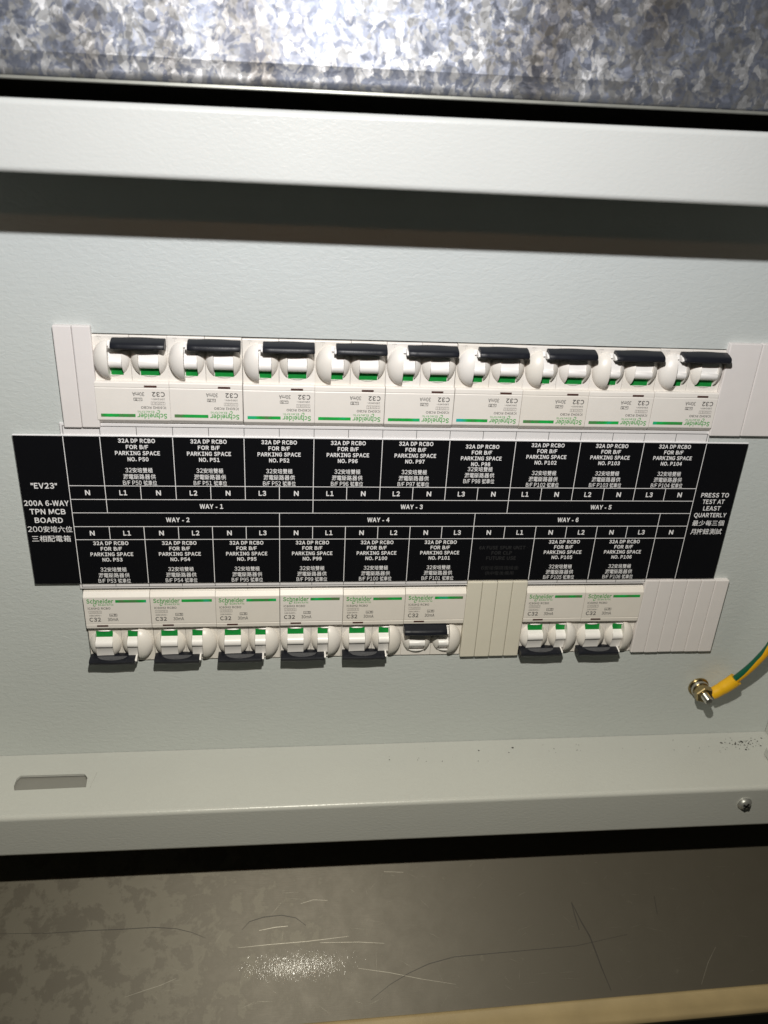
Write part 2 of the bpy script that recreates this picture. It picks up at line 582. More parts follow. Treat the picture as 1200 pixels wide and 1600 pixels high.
# cover panel with the two breaker cut-outs
def panel_mesh():
    xs = [-0.2622, -0.1716, -0.1685, 0.2050, 0.2622]
    zs = [-0.2078, -0.1398, -0.0902, 0.0058, 0.0522, 0.1500]
    bm = bmesh.new()
    g = {}
    def v(i, j, k):
        if (i, j, k) not in g:
            g[(i, j, k)] = bm.verts.new((xs[i], PY + 0.0015 * k, zs[j]))
        return g[(i, j, k)]
    solid = lambda i, j: not ((j == 3 and i == 2) or (j == 1 and i in (1, 2)))
    for i in range(4):
        for j in range(5):
            if not solid(i, j):
                continue
            bm.faces.new((v(i, j, 0), v(i + 1, j, 0), v(i + 1, j + 1, 0), v(i, j + 1, 0)))
            bm.faces.new((v(i, j, 1), v(i, j + 1, 1), v(i + 1, j + 1, 1), v(i + 1, j, 1)))
            for di, dj, a, b in ((-1, 0, (i, j), (i, j + 1)), (1, 0, (i + 1, j + 1), (i + 1, j)), (0, -1, (i + 1, j), (i, j)), (0, 1, (i, j + 1), (i + 1, j + 1))):
                ni, nj = i + di, j + dj
                if ni < 0 or ni > 3 or nj < 0 or nj > 4 or not solid(ni, nj):
                    bm.faces.new((v(*a, 0), v(*b, 0), v(*b, 1), v(*a, 1)))
    return finish(bm, 'cover_panel')
enc_part('cover_panel', panel_mesh(), PAINT)

def arc(cy, cz, r, a0, a1, n=5):
    return [(cy + r * math.cos(math.radians(a0 + (a1 - a0) * i / n)), cz + r * math.sin(math.radians(a0 + (a1 - a0) * i / n))) for i in range(n + 1)]

def rail_profile(z_in, z_out, r, t=0.0015, flip=1):
    """C-shaped folded sheet: inner return, front face, outer return"""
    s = flip
    outer = [(0.0018, z_in), (FD + r + 0.0003, z_in)] + [(FD + r - r * math.sin(math.radians(a)), z_in - s * (r - r * math.cos(math.radians(a)))) for a in (0, 22, 45, 68, 90)] + [(FD, z_in - s * (r + 0.0003)), (FD, z_out + s * (r + 0.0003))]
    outer += [(FD + r - r * math.cos(math.radians(a)), z_out + s * (r - r * math.sin(math.radians(a)))) for a in (0, 22, 45, 68, 90)] + [(FD + r + 0.0003, z_out), (0.10, z_out)]
    inner = [(0.10, z_out + s * t), (FD + t, z_out + s * t), (FD + t, z_in - s * t), (0.0018, z_in - s * t)]
    return outer + inner

def warp_top(x, y, z):
    return (x, y, z + (0.0113 * x if z > 0.145 else 0.0015 * x))
def warp_bot(x, y, z):
    return (x, y, z - (0.006 * x if z < -0.228 else 0.0))
XS = [-0.2925 + 0.585 * i / 12 for i in range(13)]
enc_part('top_rail', prism_mesh(rail_profile(0.1256, 0.1533, 0.0022, flip=-1), 0, 0, xs=XS, warp=warp_top, name='top_rail'), RAILP)

# bottom rail with a real slot cut through its ledge
rail_me = prism_mesh(rail_profile(-0.2073, -0.2383, 0.0024), 0, 0, xs=XS, warp=warp_bot, name='bottom_rail')
rail = enc_part('bottom_rail', rail_me, RAILP)
SLOT = [(-0.2150, -0.0155), (-0.1785, -0.0158), (-0.1760, -0.0190), (-0.1752, -0.0268), (-0.2150, -0.0273), (-0.2163, -0.0235), (-0.2163, -0.0180)]
bm = bmesh.new()
lo = [bm.verts.new((x, y, -0.2095)) for x, y in SLOT]
hi = [bm.verts.new((x, y, -0.2060)) for x, y in SLOT]
bm.faces.new(lo); bm.faces.new(hi)
for i in range(len(SLOT)):
    j = (i + 1) % len(SLOT)
    bm.faces.new((lo[i], lo[j], hi[j], hi[i]))
cut_me = finish(bm, 'cutter')
cutter = link_mesh('cutter', cut_me, None, enc, (0, 0, EZ))
bo = rail.modifiers.new('slot', 'BOOLEAN')
bo.operation = 'DIFFERENCE'
bo.object = cutter
bo.solver = 'EXACT'
dg = bpy.context.evaluated_depsgraph_get()
new_me = bpy.data.meshes.new_from_object(rail.evaluated_get(dg))
rail.modifiers.clear()
if len(new_me.polygons) > 10:
    rail.data = new_me
bpy.data.objects.remove(cutter)
tab = link_mesh('slot_tab', box_mesh(-0.2185, -0.1735, -0.0300, -0.0130, -0.2108, -0.2095, 0.0002), SHADEP, rail)
# thin raised burr beside the slot
link_mesh('slot_burr', prism_mesh([(-0.0150, -0.2074), (-0.0270, -0.2074), (-0.0270, -0.2069), (-0.0150, -0.2069)], 0, 0, xs=[0.0, 0.0003],
          warp=lambda x, y, z: (-0.1715 + x - 0.12 * (y + 0.015) * -1, y, z)), RAILP, rail)

for s in (-1, 1):
    prof = [(s * 0.2622, 0.0018), (s * 0.2622, FD + 0.0015), (s * 0.2637, FD), (s * 0.2925, FD), (s * 0.2925, 0.10), (s * 0.2910, 0.10), (s * 0.2910, FD + 0.0015), (s * 0.2640, FD + 0.0018), (s * 0.2640, 0.0018)]
    bm = bmesh.new()
    a = [bm.verts.new((x, y, -0.2070)) for x, y in prof]
    b = [bm.verts.new((x, y, 0.1252)) for x, y in prof]
    bm.faces.new(a); bm.faces.new(b)
    for i in range(len(prof)):
        j = (i + 1) % len(prof)
        bm.faces.new((a[i], a[j], b[j], b[i]))
    enc_part('side_rail', finish(bm, 'side_rail'), RAILP)
enc_part('back_plate', box_mesh(-0.2925, 0.2925, 0.1005, 0.103, -0.238, 0.152), PAINT)
# small folded catch on the right jamb, just inside the frame
enc_part('door_catch', prism_mesh([(-0.0200, -0.2068), (-0.0345, -0.2068), (-0.0345, -0.2035), (-0.0325, -0.2015), (-0.0200, -0.2015)], 0.2488, 0.2621, bevel=0.0004), RAILP)

# pan-head screw in the bottom rail
sc_root = link_mesh('screw', lathe_mesh([(0.0046, 0), (0.0046, 0.0005), (0.0040, 0.0009), (0.0036, 0.0017), (0.0028, 0.0024), (0.0014, 0.0027), (0.0, 0.0028)], 24), SCREW, enc, (0.2237, FD, -0.2196 + EZ))
for k in range(2):
    link_mesh('drive_slot', box_mesh(-0.0023, 0.0023, -0.00296, -0.0016, -0.0006, 0.0006), SCREWD, sc_root, rot=(0, 0.5 + k * math.pi / 2, 0))

# loose dirt on the ledge
bm = bmesh.new()
def speck(x, y, r):
    m = Matrix.Translation((x, y, -0.2071)) @ Matrix.Rotation(random.random() * 6, 4, 'Z') @ Matrix.Diagonal((r * random.uniform(0.8, 1.9), r, r * 0.35, 1))
    bmesh.ops.create_icosphere(bm, subdivisions=1, radius=1.0, matrix=m)
for i in range(46):
    speck(random.gauss(0.2415, 0.0070), min(-0.002, random.gauss(-0.0100, 0.0042)), random.choice((0.00022, 0.00026, 0.0003, 0.00045)))
for i in range(34):
    speck(random.uniform(0.0, 0.25), random.uniform(-0.018, -0.003), random.choice((0.00016, 0.0002, 0.0003)))
for x, y, r in ((0.2395, -0.0150, 0.0007), (0.2405, -0.0075, 0.0008), (0.2350, -0.0095, 0.0006), (0.2260, -0.0080, 0.0006), (0.085, -0.006, 0.0006), (0.0625, -0.0075, 0.0005)):
    speck(x, y, r)
dirt = link_mesh('dirt_specks', finish(bm, 'dirt'), DIRT)
dirt["kind"] = "stuff"
dirt["label"] = "black dirt specks scattered along the grey ledge"
dirt["category"] = "dirt"

# ------------------------------------------------------------------ galvanised trunking above, worn sheet below
gv = empty('galvanised_trunking', (0, -0.03, 0.160), 'shiny spangled galvanised steel trunking above the enclosure', 'trunking')
def gwarp(x, y, z):
    return (x, y, z + 0.0113 * x)
gy, gz = 0.0, 0.0
gprof = [(0.0012, 0.150), (0.0, 0.150), (0.0, 0.0106), (-0.00012, 0.0099), (-0.00012, 0.0097), (0.0, 0.0092), (0.0, 0.0045)]
gprof += [(0.0030 - 0.0030 * math.cos(math.radians(a)), 0.0040 - 0.0036 * math.sin(math.radians(a))) for a in (0, 20, 40, 60, 80, 100, 125, 150)]
gprof += [(0.0056, 0.0036), (0.0044, 0.0036), (0.0040, 0.0020), (0.0030, 0.0016), (0.0012, 0.0050)]
link_mesh('trunking_body', prism_mesh(gprof, 0, 0, xs=[-0.5 + i / 20 for i in range(21)], warp=gwarp, smooth=30), GALV, gv)
link_mesh('hem_edge', prism_mesh([(0.0004, 0.0012), (0.0002, 0.0002), (0.0010, -0.0002), (0.0030, 0.0002), (0.0030, 0.0012)], 0, 0, xs=[-0.5 + i / 10 for i in range(11)], warp=gwarp), ZEDGE, gv)
# upright joint line of the trunking cover
link_mesh('joint_bead', prism_mesh([(-0.00035, 0.0105), (-0.00035, 0.150), (0.0002, 0.150), (0.0002, 0.0105)], 0.0532, 0.0537, warp=gwarp), GALV, gv)

SH_EL = math.radians(28.2)
sh = empty('steel_sheet', (0, -0.0251, -0.2853), 'dull stained steel sheet sloping down below the enclosure, scratched and blotchy', 'metal sheet')
sh.rotation_euler = (SH_EL, 0, 0)
# local frame: -Y runs down the slope towards the viewer, +Z is the sheet normal
bm = bmesh.new()
def near(x):
    return -0.0838 + 0.012 * x
pts = [(-0.5, near(-0.5)), (0.5, near(0.5)), (0.5, 0.09), (-0.5, 0.09)]
top = [bm.verts.new((x, y, 0)) for x, y in pts]
bot = [bm.verts.new((x, y, -0.0012)) for x, y in pts]
bm.faces.new(top); bm.faces.new(bot[::-1])
for i in range(4):
    j = (i + 1) % 4
    bm.faces.new((top[i], bot[i], bot[j], top[j]))
link_mesh('sheet', finish(bm, 'sheet'), STEEL, sh)

def scratch(pts, w, mat):
    """a shallow flat score following the sheet"""
    P = [Vector((x, y, 0.00012)) for x, y in pts]
    verts, faces = [], []
    n = len(P)
    for i, p in enumerate(P):
        t = (P[min(i + 1, n - 1)] - P[max(i - 1, 0)]).normalized()
        s = Vector((-t.y, t.x, 0))
        ww = w * (0.25 + 0.75 * math.sin(math.pi * (i + 0.5) / n))
        verts += [tuple(p - s * ww), tuple(p + s * ww)]
    for i in range(n - 1):
        faces.append((2 * i, 2 * i + 1, 2 * i + 3, 2 * i + 2))
    me = bpy.data.meshes.new('scratch')
    me.from_pydata(verts, [], faces)
    return link_mesh('scratch', me, mat, sh)
def on_sheet(x, y):           # where the sight line of photograph pixel (x, y) meets the sheet, in its own frame
    n = Vector((0, -math.sin(SH_EL), math.cos(SH_EL)))
    d = CF + CR * ((x - 600) / 1265.9) + CU * ((800 - y) / 1265.9)
    t = (sh.location - M.translation).dot(n) / d.dot(n)
    p = M.translation + d * t - sh.location
    return (p.x, p.y * math.cos(SH_EL) + p.z * math.sin(SH_EL))
for pts_, w_, m_ in (
        ([(0, 1459), (80, 1458), (140, 1454), (190, 1452), (240, 1449), (275, 1451), (300, 1457), (322, 1466)], 0.00022, SCRD),
        ([(580, 1562), (610, 1538), (640, 1520), (670, 1506), (710, 1495), (800, 1487), (900, 1478), (980, 1460)], 0.00022, SCRD),
        ([(893, 1410), (908, 1440), (921, 1462), (930, 1485), (940, 1512), (955, 1548)], 0.00045, SCRD),
        ([(893, 1410), (898, 1430), (905, 1453)], 0.00035, SCRD),
        ([(378, 1453), (390, 1440), (412, 1433), (440, 1430), (462, 1434), (478, 1446)], 0.00025, SCRD),
        ([(1022, 1400), (1027, 1428)], 0.00025, SCRD),
        ([(372, 1481), (420, 1476), (480, 1471), (545, 1463)], 0.00017, SCRL),
        ([(195, 1558), (225, 1548), (250, 1540), (275, 1529)], 0.00017, SCRL),
        ([(405, 1454), (430, 1449), (450, 1447)], 0.00022, SCRL),
        ([(560, 1513), (610, 1520), (660, 1530), (712, 1538)], 0.00016, SCRL),
        ([(500, 1473), (560, 1472), (600, 1474)], 0.00016, SCRL),
        ([(1096, 1538), (1106, 1505), (1118, 1480)], 0.00018, SCRL),
        ([(600, 1362), (630, 1363)], 0.00020, SCRL), ([(470, 1412), (490, 1406), (512, 1407)], 0.00014, SCRL)):
    scratch([on_sheet(*q) for q in pts_], w_, m_)

V_, F_ = [], []
for i in range(150):           # faint handling scuffs over the whole sheet
    x_, y_ = random.uniform(-0.26, 0.28), random.uniform(-0.080, 0.004)
    a_ = random.gauss(0.0, 0.5) if random.random() < 0.75 else random.uniform(0, 3.14)
    l_, w_ = random.uniform(0.002, 0.016), random.uniform(0.00004, 0.00010)
    dx_, dy_ = math.cos(a_) * l_ / 2, math.sin(a_) * l_ / 2
    nx_, ny_ = -math.sin(a_) * w_, math.cos(a_) * w_
    n_ = len(V_)
    V_ += [(x_ - dx_, y_ - dy_, 0.00008), (x_ + nx_, y_ + ny_, 0.00008), (x_ + dx_, y_ + dy_, 0.00008), (x_ - nx_, y_ - ny_, 0.00008)]
    F_.append((n_, n_ + 3, n_ + 2, n_ + 1))
me_ = bpy.data.meshes.new('scuffs')
me_.from_pydata(V_, [], F_)
scuffs = link_mesh('fine_scuffs', me_, SCRF, sh)
scuffs["kind"] = "stuff"
trim = link_mesh('edge_batten', prism_mesh([(0.0, 0.0016), (-0.002, 0.0026), (-0.0125, 0.0026), (-0.0150, 0.0010), (-0.0150, -0.016), (0.0, -0.016)], 0, 0,
                 xs=[-0.5, 0.5], warp=lambda x, y, z: (x, near(x) + y, z), bevel=0.0006), TRIM)
trim.location = sh.location
trim.rotation_euler = sh.rotation_euler
tag(trim, 'yellowish timber batten along the front edge of the steel sheet', 'batten')

# ------------------------------------------------------------------ marker strip behind the label
ms = empty('marker_strip', (0, 0.0015, -0.0895), 'thin white marker strip with black tick lines showing above and below the black label', 'strip')
link_mesh('strip_plate', box_mesh(-0.1722, 0.1722, -0.0007, 0.0004, -0.0002, 0.0963, 0.0002, 1), STRIPW, ms)
tick_t = plane_quad(-0.00013, 0.00013, 0.0900, 0.0946, -0.00078)
tick_b = plane_quad(-0.00013, 0.00013, 0.0010, 0.0040, -0.00078)
for k in range(20):
    link_mesh('tick_mark', tick_t, TICK, ms, (U(k) * 0.999, 0, 0))
    link_mesh('tick_mark', tick_b, TICK, ms, (U(k) * 0.999, 0, 0))
link_mesh('rule_line', plane_quad(U(0), U(19), 0.0946, 0.0949, -0.00078), TICK, ms)
link_mesh('rule_line', plane_quad(U(0), U(18), 0.0008, 0.0011, -0.00078), TICK, ms)

# ------------------------------------------------------------------ circuit label
ROWS = [0.0, -0.0271, -0.0349, -0.0427, -0.0508, -0.0586, -0.0857]
lab = empty('circuit_label', (0, 0, -0.0857), 'long black engraved label with white circuit table between the two breaker rows', 'label')
LZ = 0.0857
def lab_part(name, me, mat):
    return link_mesh(name, me, mat, lab, (0, 0, LZ))
lab_part('label_core', box_mesh(-0.1954, 0.1956, 0.00005, 0.0007, -0.0859, 0.0007, 0.0001, 1), LWHITE)
lab_part('label_face', box_mesh(-0.1952, 0.1954, -0.00020, 0.0003, -0.0857, 0.0001), LBLACK)
LY = -0.00028
lw = 0.00017
def hline(z, x0, x1):
    lab_part('grid_line', plane_quad(x0, x1, z - lw, z + lw, LY), LWHITE)
def vline(u, r0, r1):
    lab_part('grid_line', plane_quad(U(u) - lw, U(u) + lw, ROWS[r1], ROWS[r0], LY - 0.00002), LWHITE)
for r in range(1, 6):
    hline(ROWS[r], U(0), U(19))
vline(0, 0, 6); vline(19, 0, 6)
for u in range(1, 19):
    if u % 2:
        vline(u, 0, 2)
    else:
        vline(u, 1, 2)
    if u % 2:
        vline(u, 4, 5)
    else:
        vline(u, 4, 6)
for u in (1, 7, 13):
    vline(u, 2, 3)
for u in (6, 12, 18):
    vline(u, 3, 4)

TY = -0.00034
def T(s, u, z, w, h, bold=0.033):
    return (s, u, z, w / 1000, h / 1000, bold, TY)
def cell(num, u, ztop, dz=0.0, gap=0.0):
    x = U(u)
    n3 = len(num) > 3
    z = lambda mm: ztop - (mm + dz) / 1000
    g = gap
    return [T('32A DP RCBO', x, z(1.95), 18.4, 2.05), T('FOR B/F', x, z(5.35), 11.1, 2.05), T('PARKING SPACE', x, z(8.7), 22.4, 2.05),
            T('NO. ' + num, x, z(12.05), 12.3 if n3 else 10.5, 2.05),
            T('32安培雙極', x, z(18.2 - g), 13.8, 2.75, 0.008), T('漏電斷路器供', x, z(21.8 - g), 16.4, 2.85, 0.008), T('B/F ' + num + ' 號車位', x, z(25.3 - g), 18.6 if n3 else 17.2, 2.75, 0.008)]
TOPS = ['P50', 'P51', 'P52', 'P96', 'P97', 'P98', 'P102', 'P103', 'P104']
BOTS = ['P53', 'P54', 'P95', 'P99', 'P100', 'P101', None, 'P105', 'P106']
for i, n in enumerate(TOPS):
    lab_part('lettering', text_mesh(cell(n, 2 + 2 * i, ROWS[0], dz=1.2 if n == 'P98' else 0, gap=3.2 if n == 'P98' else 0)), LWHITE)
for i, n in enumerate(BOTS):
    if n:
        lab_part('lettering', text_mesh(cell(n, 1 + 2 * i, ROWS[5], dz=0.2)), LWHITE)
x = U(13)
z5 = ROWS[5]
lab_part('ghost_lettering', text_mesh([T('6A FUSE SPUR UNIT', x, z5 - 0.0058, 27, 2.05), T('FOR CLP', x, z5 - 0.0092, 12, 2.05), T('FUTURE USE', x, z5 - 0.0126, 17.5, 2.05),
         T('6安培保險接線座', x, z5 - 0.0190, 22, 2.6, 0.0), T('供中電後備用', x, z5 - 0.0225, 17, 2.6, 0.0)]), LGHOST)
seq_t = ['N'] + ['L1', 'N', 'L2', 'N', 'L3', 'N'] * 3
seq_b = ['N', 'L1', 'N', 'L2', 'N', 'L3'] * 3 + ['N']
for i, (a, b) in enumerate(zip(seq_t, seq_b)):
    zt = (ROWS[1] + ROWS[2]) / 2
    zb = (ROWS[4] + ROWS[5]) / 2
    lab_part('lettering', text_mesh([T(a, U(i + 0.5), zt, 2.5 if a == 'N' else 3.9, 2.65, 0.032)]), LWHITE)
    lab_part('lettering', text_mesh([T(b, U(i + 0.5), zb, 2.5 if b == 'N' else 3.9, 2.65, 0.032)]), LWHITE)
for s, u, r in (('WAY - 1', 4, 2), ('WAY - 3', 10, 2), ('WAY - 5', 16, 2), ('WAY - 2', 3, 3), ('WAY - 4', 9, 3), ('WAY - 6', 15, 3)):
    lab_part('lettering', text_mesh([T(s, U(u), (ROWS[r] + ROWS[r + 1]) / 2, 12.3, 2.5, 0.034)]), LWHITE)
lab_part('lettering', text_mesh([T('"EV23"', -0.1833, -0.0272, 13.0, 3.0, 0.024), T('200A 6-WAY', -0.1833, -0.0371, 22.4, 2.9, 0.024), T('TPN MCB', -0.1833, -0.0420, 18.0, 2.9, 0.024),
         T('BOARD', -0.1833, -0.0470, 14.2, 2.9, 0.024), T('200安培六位', -0.1833, -0.0523, 22.6, 3.6, 0.006), T('三相配電箱', -0.1833, -0.0579, 19.8, 3.7, 0.006)]), LWHITE)
lab_part('lettering', text_mesh([T('PRESS TO', 0.1833, -0.0311, 16.6, 2.55, 0.024), T('TEST AT', 0.1833, -0.0352, 13.2, 2.55, 0.024), T('LEAST', 0.1833, -0.0394, 10.4, 2.55, 0.024),
         T('QUARTERLY', 0.1833, -0.0437, 19.6, 2.55, 0.024), T('最少每三個', 0.1833, -0.0488, 19.3, 3.5, 0.006), T('月按鈕測試', 0.1833, -0.0543, 19.0, 3.6, 0.006)]), LWHITE)

# ------------------------------------------------------------------ the two-pole breaker
mm = 0.001
def P(zt, o):                 # distance from the printed end, distance towards the viewer -> (y, z)
    return (-o * mm, (22.5 - zt) * mm)
def prism(profile, x0, x1, bevel=0.0, **kw):
    return prism_mesh([P(*p) for p in profile], x0 * mm, x1 * mm, bevel * mm, **kw)

HB = -1.5                     # face of the pole housings
def dome(cx, czt, rx, rz, h, x0, x1, name='dome', power=0.62, zt0=None, zt1=None):
    """part of a domed round boss between two upright cuts"""
    bm = bmesh.new()
    nr, ns = 10, 40
    c = bm.verts.new((cx, -(HB + h), 22.5 - czt))
    rings = []
    for i in range(1, nr + 1):
        q = math.sin(0.5 * math.pi * i / nr)
        o = HB + h * (max(0.0, 1 - q * q)) ** power
        rings.append([bm.verts.new((cx + rx * q * math.cos(2 * math.pi * j / ns), -o, 22.5 - czt + rz * q * math.sin(2 * math.pi * j / ns))) for j in range(ns)])
    rings.append([bm.verts.new((v.co.x, -(HB - 0.5), v.co.z)) for v in rings[-1]])
    for j in range(ns):
        bm.faces.new((c, rings[0][j], rings[0][(j + 1) % ns]))
    for a, b in zip(rings, rings[1:]):
        for j in range(ns):
            bm.faces.new((a[j], b[j], b[(j + 1) % ns], a[(j + 1) % ns]))
    bm.faces.new(rings[-1])
    for xx, no in ((x0, (1, 0, 0)), (x1, (-1, 0, 0)), (zt0, (0, 0, -1)), (zt1, (0, 0, 1))):
        if xx is None:
            continue
        co = (xx, 0, 0) if no[0] else (0, 0, 22.5 - xx)
        bmesh.ops.bisect_plane(bm, geom=bm.verts[:] + bm.edges[:] + bm.faces[:], plane_co=co, plane_no=no, clear_inner=True)
        bmesh.ops.holes_fill(bm, edges=[e for e in bm.edges if len(e.link_faces) < 2])
    for v in bm.verts:
        v.co *= mm
    return finish(bm, name, 38)

ZC = 33.4
TOGGLE = [(25.3, -1.6), (28.9, -1.0), (29.3, 0.4), (29.7, 1.4), (30.3, 2.3), (31.2, 2.95), (32.2, 3.15), (33.1, 2.95), (33.7, 2.4), (33.9, 1.9), (39.6, 1.5), (39.6, -3.0), (25.3, -3.0)]
BAR = [(39.3, 0.6), (39.5, 3.0), (39.7, 5.2), (40.1, 6.3), (40.7, 6.7), (41.8, 6.5), (42.6, 5.9), (43.2, 4.6), (43.9, 2.4), (44.3, 0.6), (44.1, -0.6), (43.4, -1.2), (39.8, -1.2)]
def flipz(prof):
    return [(2 * ZC - a, b) for a, b in prof]

def bar_mesh(prof):
    c = (sum(p[0] for p in prof) / len(prof), sum(p[1] for p in prof) / len(prof))
    xs = [-17.6, -17.2, -13.6, -13.5, -12.0, -10, -8, -6, -4, -2, 0, 2, 3.4, 3.5, 7.3, 7.7]
    def warp(x, y, z):
        X = x / mm
        t = max(0.0, 1 - ((X + 5.0) / 8.0) ** 2)
        k = 1.0 + 0.085 * t
        if X <= -17.5 or X >= 7.6:
            k = 0.93
        cy, cz = P(*c)
        return (x, cy + (y - cy) * k, cz + (z - cz) * k)
    return prism_mesh([P(*p) for p in prof], 0, 0, xs=[x * mm for x in xs], warp=warp, smooth=32, name='bar')

ME = {}
ME['pole'] = prism([(0.3, HB), (44.6, HB), (45.0, HB - 0.5), (45.0, -40), (0.3, -40)], -8.93, 8.93, bevel=0.15, smooth=None)
ME['front'] = prism([(0.5, -2.5), (0.5, -0.8), (0.9, -0.4), (2.9, 1.25), (3.4, 1.3), (19.35, 1.3), (19.45, 1.1), (19.75, 1.1), (19.85, 1.3), (22.0, 1.15), (22.5, 0.7), (22.6, -2.5)], -17.88, 17.88, bevel=0.12, smooth=None)
ME['cheek_l'] = dome(-9.0, ZC, 8.75, 8.9, 5.6, None, -13.95)
ME['cheek_r'] = dome(-9.0, ZC, 8.75, 8.9, 5.6, -4.2, None)
ME['cheek_m'] = dome(9.0, ZC, 8.75, 8.9, 5.6, None, 3.55)
ME['test'] = dome(10.2, ZC - 0.2, 7.5, 9.6, 6.2, 9.95, None, power=0.5)
ME['rim_l'] = dome(-9.0, ZC, 8.75, 8.9, 2.4, -13.95, -4.2, zt1=25.3)
ME['rim_r'] = dome(9.0, ZC, 8.75, 8.9, 2.4, 3.55, 9.95, zt1=25.3)
ME['rim_lf'] = dome(-9.0, ZC, 8.75, 8.9, 4.2, -13.95, -4.2, zt0=40.3)
ME['rim_rf'] = dome(9.0, ZC, 8.75, 8.9, 4.2, 3.55, 9.95, zt0=40.3)
ME['collar'] = lathe_mesh([(8.75 * mm, -0.2 * mm), (8.75 * mm, 0.03 * mm), (8.5 * mm, 0.05 * mm), (0, 0.05 * mm)], 40)
ME['tog_l'] = prism(TOGGLE, -13.8, -4.35, bevel=0.06)
ME['tog_r'] = prism(TOGGLE, 3.7, 9.8, bevel=0.06)
ME['tog_l_f'] = prism(flipz(TOGGLE), -13.8, -4.35, bevel=0.06)
ME['tog_r_f'] = prism(flipz(TOGGLE), 3.7, 9.8, bevel=0.06)
GB = [(25.35, -1.42), (28.85, -0.9), (28.85, -1.6), (25.35, -2.0)]
ME['flag_l'] = prism(GB, -13.7, -4.45)
ME['flag_r'] = prism(GB, 3.8, 9.7)
ME['bar'] = bar_mesh(BAR)
ME['bar_f'] = bar_mesh(flipz(BAR))
STUB = [(39.4, 1.0), (39.8, 5.0), (40.6, 5.8), (42.0, 4.4), (42.6, 1.0)]
ME['stub'] = prism(STUB, 7.65, 8.7, bevel=0.2)
ME['stub_f'] = prism(flipz(STUB), 7.65, 8.7, bevel=0.2)
PF = -1.36 * mm
def tl(s, xc, zt, w, h, bold=0.0):
    return (s, xc * mm, (22.5 - zt) * mm, w * mm, h * mm, bold, PF)
ME['brand'] = text_mesh([tl('Schneider', -8.9, 5.2, 14.6, 2.35, 0.028), tl('Electric', -5.9, 7.35, 8.2, 1.05, 0.015)])
# the little looped mark under the name
lv, lf = [], []
N = 18
for i in range(N + 1):
    t = i / N
    a = t * 2 * math.pi * 0.9
    cx, cz = -11.9 + 0.75 * math.cos(a) + 0.25 * math.sin(a), 7.35 - 0.85 * math.sin(a)
    for k in (0.72, 1.15):
        lv.append(((-11.9 + (cx + 11.9) * k) * mm, PF, (22.5 - (7.35 + (cz - 7.35) * k)) * mm))
for i in range(N):
    lf.append((2 * i, 2 * i + 1, 2 * i + 3, 2 * i + 2))
ME['loop'] = bpy.data.meshes.new('loop')
ME['loop'].from_pydata(lv, [], lf)
ME['spec'] = text_mesh([tl('iC60H2 RCBO', -9.8, 9.6, 12.2, 1.2, 0.02), tl('230/240V~', -12.2, 14.0, 6.6, 0.8, 0.02), tl('C32', -12.6, 16.5, 6.2, 2.25, 0.03), tl('30mA', -2.9, 16.5, 5.8, 1.9, 0.015)])
def frame_lines(x0, x1, z0, z1, t):
    v, f = [], []
    def q(a, b, c, d):
        n = len(v)
        v.extend([(a * mm, PF, (22.5 - d) * mm), (b * mm, PF, (22.5 - d) * mm), (b * mm, PF, (22.5 - c) * mm), (a * mm, PF, (22.5 - c) * mm)])
        f.append((n, n + 1, n + 2, n + 3))
    q(x0, x1, z0, z0 + t); q(x0, x1, z1 - t, z1); q(x0, x0 + t, z0 + t, z1 - t); q(x1 - t, x1, z0 + t, z1 - t)
    return v, f
def join_flat(*parts):
    V, F = [], []
    for v, f in parts:
        n = len(V)
        V += v
        F += [tuple(i + n for i in q) for q in f]
    me = bpy.data.meshes.new('flat')
    me.from_pydata(V, [], F)
    return me
def as_vf(me):
    return [tuple(v.co) for v in me.vertices], [tuple(p.vertices) for p in me.polygons]
ME['rating'] = join_flat(frame_lines(-15.6, -10.7, 11.0, 12.7, 0.15), frame_lines(-10.6, -8.7, 11.0, 12.7, 0.15), as_vf(text_mesh([tl('10000', -13.1, 11.85, 3.9, 1.1), tl('3', -9.65, 11.85, 0.7, 1.1)])))
ME['symbol'] = join_flat(frame_lines(-4.6, -0.4, 13.0, 14.6, 0.22), as_vf(text_mesh([tl('~', -3.4, 13.8, 1.3, 1.4, 0.03), tl('n', -1.6, 13.7, 1.0, 1.5, 0.03)])))
ME['stripe'] = plane_quad(-0.7 * mm, 16.0 * mm, (22.5 - 6.15) * mm, (22.5 - 4.5) * mm, PF)
ME['window'] = box_mesh(-12.0 * mm, -5.9 * mm, -1.38 * mm, -0.6 * mm, (22.5 - 20.95) * mm, (22.5 - 20.0) * mm)
ME['marks'] = text_mesh([('I', 14.2 * mm, (22.5 - 42.9) * mm, 0.25 * mm, 1.0 * mm, 0.0, -(HB + 0.05) * mm), ('TEST', 14.2 * mm, (22.5 - 44.1) * mm, 2.4 * mm, 0.5 * mm, 0.0, -(HB + 0.05) * mm)])

def grip_lit_mesh(prof, off=0.10):
    (a0, b0), (a1, b1) = prof[0], prof[3]
    sgn = -1 if a0 < prof[8][0] else 1
    V, F = [], []
    n = 16
    for i in range(n + 1):
        X = -13.2 + 16.4 * i / n
        k = math.sin(math.pi * i / n) ** 0.6
        for q in (0.30, 0.34 + 0.58 * k):
            j = q * 3
            i0 = min(int(j), 2)
            f = j - i0
            a = prof[i0][0] + (prof[i0 + 1][0] - prof[i0][0]) * f
            b = prof[i0][1] + (prof[i0 + 1][1] - prof[i0][1]) * f
            V.append((X * mm, P(a + sgn * (off + 0.26), b)[0], P(a + sgn * (off + 0.26), b)[1]))
    for i in range(n):
        F.append((2 * i, 2 * i + 1, 2 * i + 3, 2 * i + 2))
    me = bpy.data.meshes.new('grip_lit')
    me.from_pydata(V, [], F)
    return me
ME['grip_lit'] = grip_lit_mesh(BAR)

